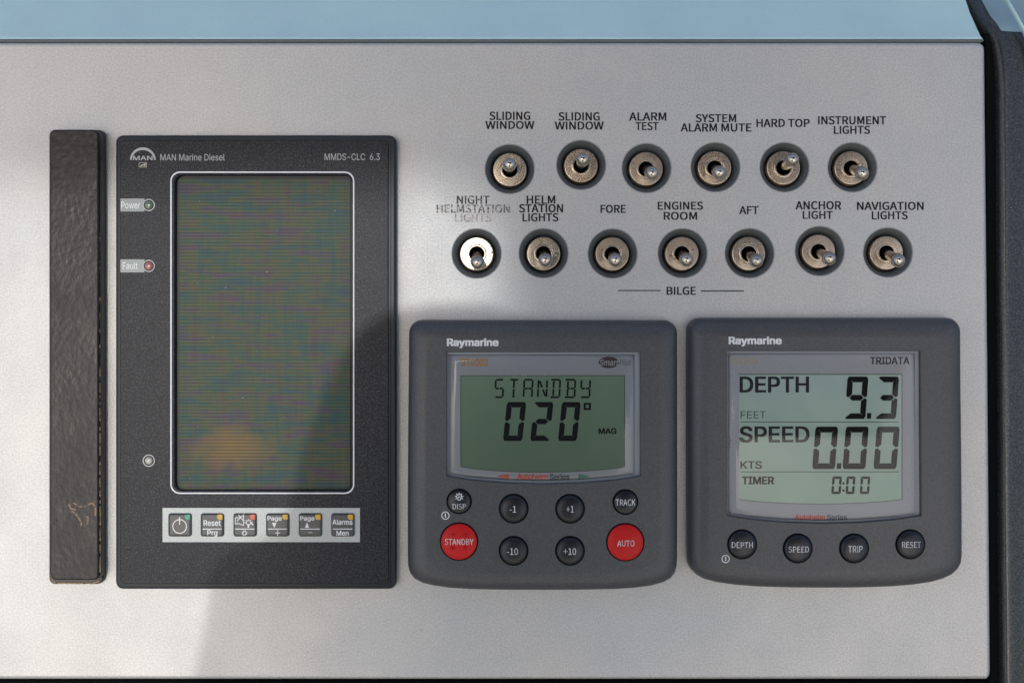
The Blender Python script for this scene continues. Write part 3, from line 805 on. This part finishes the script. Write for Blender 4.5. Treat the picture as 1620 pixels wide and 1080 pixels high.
def lens_shell(par, pts, z):
    """clear cover with rolled-over edges"""
    ring = poly(pts, z)
    bm = solid(ring, [(0, z - 1.4), (0.12, z - 0.95), (0.5, z - 0.55), (1.2, z - 0.28), (2.4, z - 0.10), (4.2, z)], mode='scale')
    for f in bm.faces: f.smooth = True
    return part('cover_lens', bm, LENS, par, sharp=None)

# ------------------------------------------------------------------ autopilot control head
ap = thing('autopilot_control', 'charcoal autopilot head showing STANDBY 020 with two red and six black buttons', 'autopilot', 859, 718)
OUT1 = arcpts(1050, 527, 20.5, 0, 90) + arcpts(668.5, 527, 21, 90, 180) + [(646.8, 600), (645.8, 700), (645.3, 800), (645.5, 880), (646.2, 893), (649, 904), (656, 913), (668, 919.5), (686, 924), (712, 927.6), (745, 929.8), (800, 930.8), (860, 931), (915, 930.8), (970, 929.8), (1004, 927.6), (1030, 924), (1048, 919), (1060, 912.5), (1067, 903.5), (1069.6, 893), (1070.4, 880), (1070.7, 800), (1070.6, 700), (1070.5, 600)]
WIN1 = [(706.5, 557), (1013, 557), (1013.4, 752.5), (975, 758.6), (920, 763.2), (860, 765), (800, 763.2), (745, 758.6), (707, 752.5)]
housing(ap, OUT1, WIN1)
surr = part('screen_surround', flat([poly([(700, 550), (1020, 550), (1020, 772), (700, 772)], 8.2)], 8.2), SURR, ap, sharp=None)
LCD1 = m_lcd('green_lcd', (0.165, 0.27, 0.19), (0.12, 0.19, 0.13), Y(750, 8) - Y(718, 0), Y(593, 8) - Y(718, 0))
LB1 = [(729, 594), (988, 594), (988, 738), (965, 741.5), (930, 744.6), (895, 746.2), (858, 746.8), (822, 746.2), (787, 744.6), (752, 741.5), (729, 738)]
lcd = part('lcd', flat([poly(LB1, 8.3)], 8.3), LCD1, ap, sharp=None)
bm = bmesh.new()
stroke([(729, 738), (729, 594), (988, 594), (988, 738)], 1.1, 8.34, bm)
for a_, b_ in zip(LB1[2:], LB1[3:]): stroke([a_, b_], 0.9, 8.34, bm)
part('lcd_border', bm, LCDLINE, ap, sharp=None)
for ch, a, b in (('S', 782.3, 797.5), ('T', 804.5, 821), ('A', 827.4, 843.5), ('N', 850.0, 866.5), ('D', 871, 887), ('B', 893.5, 911), ('Y', 918.0, 934.5)):
    part('letter', star(ch, a, 599, b, 629.5, 2.9, 8.38), LCDINK, lcd, sharp=None)
for ch, a, b in (('0', 798.8, 829.5), ('2', 842.0, 872.5), ('0', 885.8, 915.8)):
    part('figure', digit(ch, a, 635.6, b, 697.2, 8.6, 8.38, 6.5, 0.55), LCDINK, lcd, sharp=None)
bm = bmesh.new()
for r_ in ((923.2, 636.9, 935, 640.0), (923.2, 645.2, 935, 648.3)): flat([poly([(r_[0], r_[1]), (r_[2], r_[1]), (r_[2], r_[3]), (r_[0], r_[3])], 8.38)], 8.38, bm)
for r_ in ((923.2, 640.0, 926.8, 645.2), (931.4, 640.0, 935, 645.2)): flat([poly([(r_[0], r_[1]), (r_[2], r_[1]), (r_[2], r_[3]), (r_[0], r_[3])], 8.38)], 8.38, bm)
part('degree_mark', bm, LCDINK, lcd, sharp=None)
part('legend', text_mesh("MAG", (947.4, 677.2, 974.8, 685.8), 8.38, F_INTER, 0.05), LCDINK, lcd, sharp=None)
T = lambda s, b, m, bo=0.0, f=F_INTER, sh=0.0, z=8.26: part('lettering', text_mesh(s, b, z, f, bo, sh), m, surr, sharp=None)
T("ST6002", (730, 567.4, 771.5, 579), ORANGE, 0.03)
T("Autohelm", (818.4, 749.2, 866, 758), REDP, 0.045); T("Series", (869.8, 749.2, 900.6, 758), NAVY, 0.045)
part('red_arrow', flat([poly([(785, 753), (805, 749.4), (805, 757.8)], 8.26)], 8.26), REDP, surr, sharp=None)
part('green_arrow', flat([poly([(934.5, 753), (915, 749.4), (915, 757.8)], 8.26)], 8.26), GREENP, surr, sharp=None)
bm = bmesh.new(); flat([poly([(963 + 16 * cos(2 * pi * k / 36), 573 + 9.2 * sin(2 * pi * k / 36)) for k in range(36)], 8.24)], 8.24, bm)
part('logo_oval', bm, mat('maroon_print', (0.035, 0.022, 0.035), 0.5), surr, sharp=None)
part('lettering', text_mesh("Smart", (948.4, 568.4, 978.6, 578.2), 8.30, F_INTER, 0.02, 0.25), mat('pale_print', (0.30, 0.32, 0.35), 0.5), surr, sharp=None)
part('lettering', text_mesh("Pilot", (979.6, 568.6, 998.8, 577.8), 8.30, F_INTER, 0, 0.3), mat('grey_logo_print', (0.08, 0.09, 0.10), 0.5), surr, sharp=None)
lens_shell(ap, [(710.5, 561), (1004.2, 561), (1004.6, 750), (970, 755.2), (915, 759.6), (858, 761), (800, 759.6), (745, 755.2), (711, 750)], 9.9)
part('housing_mark', text_mesh("Raymarine", (707.8, 535.4, 788, 550), 10.36, F_INTER, 0.045), WHITE, ap, sharp=None)
standby_ring(ap, 704.6, 815, 10.36)
bm = bmesh.new(); random.seed(5)
for _ in range(60):
    x_ = random.gauss(838, 22); y_ = 593.5 + abs(random.gauss(0, 2.4)) - 1.5
    if 795 < x_ < 885: c_ = Vector((*P(x_, y_, 9.95), 9.95 * MM)); bmesh.ops.create_icosphere(bm, subdivisions=0, radius=random.uniform(0.04, 0.13) * MM, matrix=Matrix.Translation(c_))
part('salt_crumbs', bm, mat('salt', (0.6, 0.6, 0.58), 0.6), ap, sharp=None, kind='stuff')
BT1 = [(726.4, 792.6, 19.6, BUTTON, [("DISP", (716.2, 796.0, 737, 805))], "small black button marked DISP"),
       (812.7, 804, 23, BUTTON, [("-1", (806.2, 799.6, 816.6, 810))], "black button marked minus 1"),
       (901.8, 804.2, 23, BUTTON, [("+1", (895.8, 799.6, 907.6, 810))], "black button marked plus 1"),
       (989.3, 793.6, 19.8, BUTTON, [("TRACK", (974, 789.4, 1005.2, 799.2))], "small black button marked TRACK"),
       (726.2, 856, 29.8, REDBTN, [("STANDBY", (703.8, 851.6, 748.8, 861.2))], "large red button marked STANDBY"),
       (812.5, 870.6, 23, BUTTON, [("-10", (802, 866.2, 819.4, 877))], "black button marked minus 10"),
       (901.8, 870.6, 23, BUTTON, [("+10", (891.6, 866.2, 911.2, 877))], "black button marked plus 10"),
       (989.2, 857, 29.8, REDBTN, [("AUTO", (976.6, 854, 1003.6, 863.6))], "large red button marked AUTO")]
for px, py, r_, m_, tx, lb in BT1:
    b = round_button(ap, px, py, r_, m_, ZC, lb, 1.3)
    for s, bx in tx: btn_text(s, bx, b, px, py, r_, ZC, 1.3, 0.004 if s[0] in 'DTA-+S' else 0)
    if "DISP" in lb:
        z_ = ZC + 1.75; bm = bmesh.new()
        for k in range(7):
            t = radians(150 + 40 * k)
            if k < 7: stroke([(726.4 + 4.6 * cos(t), 785.6 + 4.6 * sin(t)), (726.4 + 6.8 * cos(t), 785.6 + 6.8 * sin(t))], 1.3, z_, bm)
        for k in range(12):
            t0, t1 = radians(140 + 260 * k / 12), radians(140 + 260 * (k + 1) / 12)
            stroke([(726.4 + 4.0 * cos(t0), 785.6 + 4.0 * sin(t0)), (726.4 + 4.0 * cos(t1), 785.6 + 4.0 * sin(t1))], 1.2, z_, bm)
        stroke([(724.6, 790.8), (724.6, 786.6), (726.4, 784.6), (728.2, 786.6), (728.2, 790.8)], 1.1, z_, bm, True)
        part('lamp_symbol', bm, WHITE, b, sharp=None)
    if "STANDBY" in lb:
        for qx, qy in ((716.4, 845.9), (736.6, 845.9), (716, 867), (735.6, 867)):
            c = P(qx, qy, ZC + 1.7)
            part('raised_dot', lathe([(0.8, ZC + 1.3), (0.7, ZC + 1.85), (0.4, ZC + 2.15), (0, ZC + 2.2)], 14, c[0], c[1]), REDBTN, b)

# ------------------------------------------------------------------ depth and speed instrument
tri = thing('depth_instrument', 'charcoal instrument showing DEPTH 9.3 and SPEED 0.00 over four black buttons', 'depth gauge', 1302, 715)
OUT2 = arcpts(1495, 522.5, 19.8, 0, 90) + arcpts(1106.5, 523, 20.3, 90, 180) + [(1086.0, 600), (1086.2, 700), (1086.6, 800), (1086.8, 878), (1088, 889), (1092, 898.5), (1100, 907), (1112, 913.6), (1132, 918.8), (1160, 922.8), (1195, 925.6), (1250, 927.2), (1305, 927.6), (1355, 927.2), (1405, 925.6), (1440, 922.8), (1468, 918.6), (1488, 913), (1502, 906), (1511, 897.5), (1515.8, 888), (1517.2, 877), (1517.2, 800), (1516.4, 700), (1515.2, 600)]
WIN2 = [(1150.4, 555.5), (1456, 555.5), (1457.5, 815), (1420, 820.8), (1365, 825.6), (1304, 827.4), (1243, 825.6), (1188, 820.8), (1151, 815)]
housing(tri, OUT2, WIN2)
surr = part('screen_surround', flat([poly([(1145, 549), (1463, 549), (1463, 834), (1145, 834)], 8.2)], 8.2), SURR2, tri, sharp=None)
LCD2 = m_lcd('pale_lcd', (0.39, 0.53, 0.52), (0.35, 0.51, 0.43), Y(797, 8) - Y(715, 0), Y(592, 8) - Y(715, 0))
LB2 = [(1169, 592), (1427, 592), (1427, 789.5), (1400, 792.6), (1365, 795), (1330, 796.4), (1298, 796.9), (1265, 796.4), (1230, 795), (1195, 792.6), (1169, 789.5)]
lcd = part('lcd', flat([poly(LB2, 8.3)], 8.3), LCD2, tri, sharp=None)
bm = bmesh.new()
stroke([(1169, 592), (1427, 592), (1427, 789.5)], 1.2, 8.34, bm); 
for a_, b_ in zip(LB2[2:], LB2[3:]): stroke([a_, b_], 0.9, 8.34, bm)
part('lcd_border', bm, LCDLINE, tri, sharp=None)
for y in (667.2, 746.0): part('dividing_line', stroke([(1171.5, y), (1422, y)], 1.1, 8.38), LCDLINE, lcd, sharp=None)
G = lambda s, b, m=LCDINK, bo=0.03: part('legend', text_mesh(s, b, 8.38, F_INTER, bo), m, lcd, sharp=None)
G("DEPTH", (1171, 596, 1279, 620), LCDINK2, 0.035); G("FEET", (1171.7, 650.2, 1211.6, 661.6), LCDINK3, 0.0); G("SPEED", (1171, 674.4, 1279.6, 699.2), LCDINK2, 0.035)
G("KTS", (1171.8, 729.2, 1205, 741), LCDINK2, 0.03); G("TIMER", (1174.4, 753.8, 1224, 765.2), LCDINK, 0.05)
for ch, a, b, y0, y1, t, sl, m in (('9', 1338.5, 1371.5, 595.4, 662.4, 9.0, 5, LCDINK), ('3', 1387, 1420, 595.4, 662.4, 9.0, 5, LCDINK),
                                ('0', 1287.5, 1323.5, 674.5, 741.6, 9.2, 5.5, LCDINK), ('0', 1335.5, 1371.8, 674.5, 741.6, 9.2, 5.5, LCDINK), ('0', 1384.5, 1420.8, 674.5, 741.6, 9.2, 5.5, LCDINK2),
                                ('0', 1316, 1331, 753.2, 781, 3.9, 2, LCDINK), ('0', 1338.5, 1352.5, 753.2, 781, 3.9, 2, LCDINK), ('0', 1361, 1376, 753.2, 781, 3.9, 2, LCDINK2)):
    part('figure', digit(ch, a, y0, b, y1, t, 8.38, sl, 0.55), m, lcd, sharp=None)
for x0, y0, x1, y1 in ((1371.2, 653, 1378.6, 662), (1323.6, 732.2, 1331.2, 741.2)):
    part('decimal_point', flat([poly([(x0 + .6, y0), (x1, y0), (x1 - .6, y1), (x0, y1)], 8.38)], 8.38), LCDINK, lcd, sharp=None)
bm = bmesh.new()
for y0 in (762.4, 773.6): flat([poly([(1332.8, y0), (1336.2, y0), (1336.0, y0 + 3.6), (1332.6, y0 + 3.6)], 8.38)], 8.38, bm)
part('colon', bm, LCDINK, lcd, sharp=None)
T = lambda s, b, m, bo=0.0, sh=0.0, z=8.26: part('lettering', text_mesh(s, b, z, F_INTER, bo, sh), m, surr, sharp=None)
T("ST60+", (1160, 566.2, 1199.5, 575.8), ORANGE2, 0.02); T("TRIDATA", (1377, 564.8, 1438.4, 575.6), LCDINK2, 0.04)
T("Autohelm", (1257.6, 813.4, 1305, 821.8), REDP, 0.035); T("Series", (1308.4, 813.4, 1339.8, 821.8), NAVY, 0.035)
lens_shell(tri, [(1153.6, 559), (1449.6, 559), (1450.4, 813), (1415, 818.4), (1362, 822.6), (1303, 824), (1244, 822.6), (1190, 818.4), (1154, 813)], 9.9)
part('housing_mark', text_mesh("Raymarine", (1153.6, 532.6, 1236, 547.2), 10.36, F_INTER, 0.045), WHITE, tri, sharp=None)
standby_ring(tri, 1148, 883.6, 10.36)
bm = bmesh.new()
for x_, y_, r_ in ((1154, 691, .25), (1156, 696, .3), (1154.5, 701, .22), (1157, 704, .18), (1155, 707, .25), (1158, 699, .14), (1437, 774, .2), (1408, 826, .2), (1414, 824, .15), (1170, 720, .15)):
    bmesh.ops.create_icosphere(bm, subdivisions=1, radius=r_ * MM, matrix=Matrix.Translation(Vector((*P(x_, y_, 9.9), 9.7 * MM))))
part('dirt_crumbs', bm, mat('dirt', (0.02, 0.018, 0.015), 0.9), tri, sharp=None, kind='stuff')
for px, py, s, bx in ((1174, 860.4, "DEPTH", (1157.8, 857, 1190.8, 866)), (1262, 866.8, "SPEED", (1247.4, 863.6, 1279.6, 873.2)),
                      (1351, 866.8, "TRIP", (1341.6, 862.8, 1364.4, 873)), (1440, 860.4, "RESET", (1427, 856.4, 1456.4, 865.8))):
    b = round_button(tri, px, py, 23.2, BUTTON, ZC, f"black button marked {s}", 1.3)
    btn_text(s, bx, b, px, py, 23.2, ZC, 1.3, 0.004)

# ------------------------------------------------------------------ toggle switches
r0 = HR * S
sw0 = thing('toggle_switch', '', 'switch', TOG[0][0], TOG[0][1], 0, 'toggle switches on the silver faceplate')
c = ORIG[sw0.name]
part('recess_cup', lathe([(r0 - 0.05, -0.5), (r0 - 0.5, -0.9), (r0 - 1.1, -1.6), (r0 - 1.7, -2.7), (r0 - 2.3, -4.4), (r0 - 2.8, -6.8), (r0 - 3.1, -9.6), (0.5, -9.8)], 56, c.x, c.y), CUP, sw0)
part('threaded_collar', lathe([(6.4, -9.7), (6.4, -5.4), (7.1, -5.0), (7.25, -4.5), (7.15, -4.0), (6.6, -3.8)], 48, c.x, c.y), THREAD, sw0)
part('nut', lathe([(6.75, -3.7), (6.95, -3.4), (6.95, -2.4), (6.86, -2.12), (6.68, -2.0), (6.6, -1.99), (6.45, -1.985), (4.3, -1.96), (4.2, -1.96), (4.12, -2.02), (4.02, -2.03), (3.94, -1.96), (3.86, -1.93), (3.3, -1.92), (3.2, -1.94), (3.08, -2.05), (3.02, -2.3), (3.0, -2.6)], 52, c.x, c.y), NUT_R, sw0)
part('slot_well', lathe([(2.99, -2.5), (2.9, -6.0), (0, -6.2)], 32, c.x, c.y), BLACKGAP, sw0)
lev_me = lathe([(1.6, -5.6), (1.65, -2.0), (1.8, 1.0), (2.05, 5.0), (2.25, 9.0), (2.5, 10.8), (2.75, 12.2), (2.82, 13.2), (2.65, 14.5), (2.1, 15.6), (1.15, 16.25), (0, 16.45)], 32)
lev = part('lever', lev_me, LEVER, sw0)
lev.data.transform(Matrix.Translation(c)); lev.location = (0, 0, 0)          # lever mesh keeps its own pivot
def aim(lever, t):
    base = Vector((0, 0, -3.0 * MM))
    hx, hy = P(t[0], t[1])
    zt = 10.6
    tip = Vector((X(t[2], zt) - hx, Y(t[3], zt) - hy, zt * MM))
    q = (tip - base).normalized()
    lever.rotation_mode = 'QUATERNION'
    lever.rotation_quaternion = q.to_track_quat('Z', 'Y'); lever.location = base
WHERE = ["rust-speckled leftmost switch of the upper row, under SLIDING WINDOW",
         "upper-row switch with its lever up, under the second SLIDING WINDOW text",
         "toggle switch with lever down right below the ALARM TEST lettering",
         "toggle switch with lever down below the SYSTEM ALARM MUTE lettering",
         "toggle switch flicked up to the right below the HARD TOP lettering",
         "last switch of the upper row, under the INSTRUMENT LIGHTS lettering",
         "bright sunlit toggle switch below the worn and glare-paled NIGHT HELMSTATION LIGHTS lettering",
         "speckled toggle switch with lever down below the HELM STATION LIGHTS lettering",
         "toggle switch with lever down below the FORE lettering",
         "toggle switch with lever down below the ENGINES ROOM lettering",
         "toggle switch with heavily pitted nut below the AFT lettering",
         "toggle switch with lever down right below the ANCHOR LIGHT lettering",
         "last switch of the lower row, under the NAVIGATION LIGHTS lettering"]
kids = list(sw0.children)
proto = {k.name.split('.')[0]: k for k in kids}
for i, t in enumerate(TOG):
    if i == 0: root = sw0; parts_ = proto
    else:
        root = sw0.copy(); COL.objects.link(root); root.location = (*P(t[0], t[1]), 0); parts_ = {}
        for k in kids:
            q = k.copy(); COL.objects.link(q); q.parent = root; parts_[k.name.split('.')[0]] = q
    root['label'] = WHERE[i]
    nut = parts_['nut']
    nut.material_slots[0].link = 'OBJECT'; nut.material_slots[0].material = t[4]
    nut.rotation_euler = (0, 0, i * 1.3)
    aim(parts_['lever'], t)

# ------------------------------------------------------------------ deck and water, plus unseen hard top and shadow caster added for the shade
def tag(o, label, cat=None, kind=None):
    o['label'] = label
    if cat: o['category'] = cat
    if kind: o['kind'] = kind
    return o
def world_mesh(name, bm, m):
    me = bpy.data.meshes.new(name); bm.normal_update(); bm.to_mesh(me); bm.free(); me.materials.append(m)
    o = bpy.data.objects.new(name, me); COL.objects.link(o); o['world'] = 1; return o
def shade_to_plane(px, py, point, normal):
    """where the sun ray through a faceplate point meets a plane (world space)"""
    p = R @ Vector((*P(px, py), 0)); t = (Vector(point) - p).dot(Vector(normal)) / SUN_W.dot(Vector(normal))
    return p + SUN_W * t
def prism(pts, ext):
    bm = bmesh.new(); a = [bm.verts.new(p) for p in pts]; b = [bm.verts.new(Vector(p) + Vector(ext)) for p in pts]; n = len(pts)
    for i in range(n): bm.faces.new((a[i], a[(i + 1) % n], b[(i + 1) % n], b[i]))
    bm.faces.new(a[::-1]); bm.faces.new(b); bmesh.ops.recalc_face_normals(bm, faces=bm.faces); return bm

ROOF_Z = PZ + 2.2
q = [shade_to_plane(a, b, (0, 0, ROOF_Z), (0, 0, 1)) for a, b in ((-9000, 300), (600, 292), (700, 296), (770, 345), (795, 480), (805, 700))]
pts = [(-1.4, -0.55, ROOF_Z)] + [(max(v.x, -1.4), v.y, ROOF_Z) for v in q] + [(q[-1].x + 0.05, -3.2, ROOF_Z), (1.4, -3.2, ROOF_Z), (1.4, -0.55, ROOF_Z)]
roof = world_mesh('shade_hard_top', prism(pts, (0, 0, 0.03)), mat('shade_top_grey', (0.15, 0.145, 0.14), 0.7))  # outline shaped so its edges leave the sun patch on the faceplate
tag(roof, 'unseen hard top roof over the helm, shaped to cast the sun patch', 'roof')

CH_Y = -0.50
hp = [shade_to_plane(a, b, (0, CH_Y, 0), (0, 1, 0)) for a, b in
      ((300, 1110), (322, 1000), (333, 930), (345, 895), (370, 872), (410, 858), (446, 835), (464, 795), (476, 730), (494, 675), (515, 625), (540, 570), (580, 520), (632, 490), (690, 480), (760, 480), (830, 500), (900, 560), (940, 640), (960, 760), (1000, 800), (1100, 812), (1300, 825), (1380, 860), (1420, 940), (1430, 1110))]
hp = [hp[0] + Vector((0, 0, -0.25))] + hp + [hp[-1] + Vector((0, 0, -0.25))]
blocker = world_mesh('shadow_blocker', prism([tuple(v) for v in hp], (0, -0.06, 0)), BLOCKER_PALE)  # added out of view; its outline casts a head-and-shoulder shadow
tag(blocker, 'unseen pale blocker added to cast the head-and-shoulder shadow', 'blocker')

bm = bmesh.new(); bmesh.ops.create_grid(bm, x_segments=1, y_segments=1, size=0.5)
for v in bm.verts: v.co.x *= 4; v.co.y *= 7; v.co.y -= 2.2
deck = tag(world_mesh('deck', bm, TEAK), 'pale weathered deck of the boat below the console', None, 'structure')
bm = bmesh.new(); bmesh.ops.create_grid(bm, x_segments=1, y_segments=1, size=1500)
for v in bm.verts: v.co.z = -1.2
water = tag(world_mesh('water', bm, mat('sea_water', (0.03, 0.07, 0.09), 0.15)), 'open blue green water around the boat', None, 'structure')

# ------------------------------------------------------------------ lean the whole console back and lift it to helm height
for o in list(COL.objects):
    if o.parent is None and o.type in ('MESH', 'EMPTY') and not o.get('world'):
        o.matrix_world = R @ o.matrix_basis
for o in COL.objects:
    if o.get('world'): del o['world']
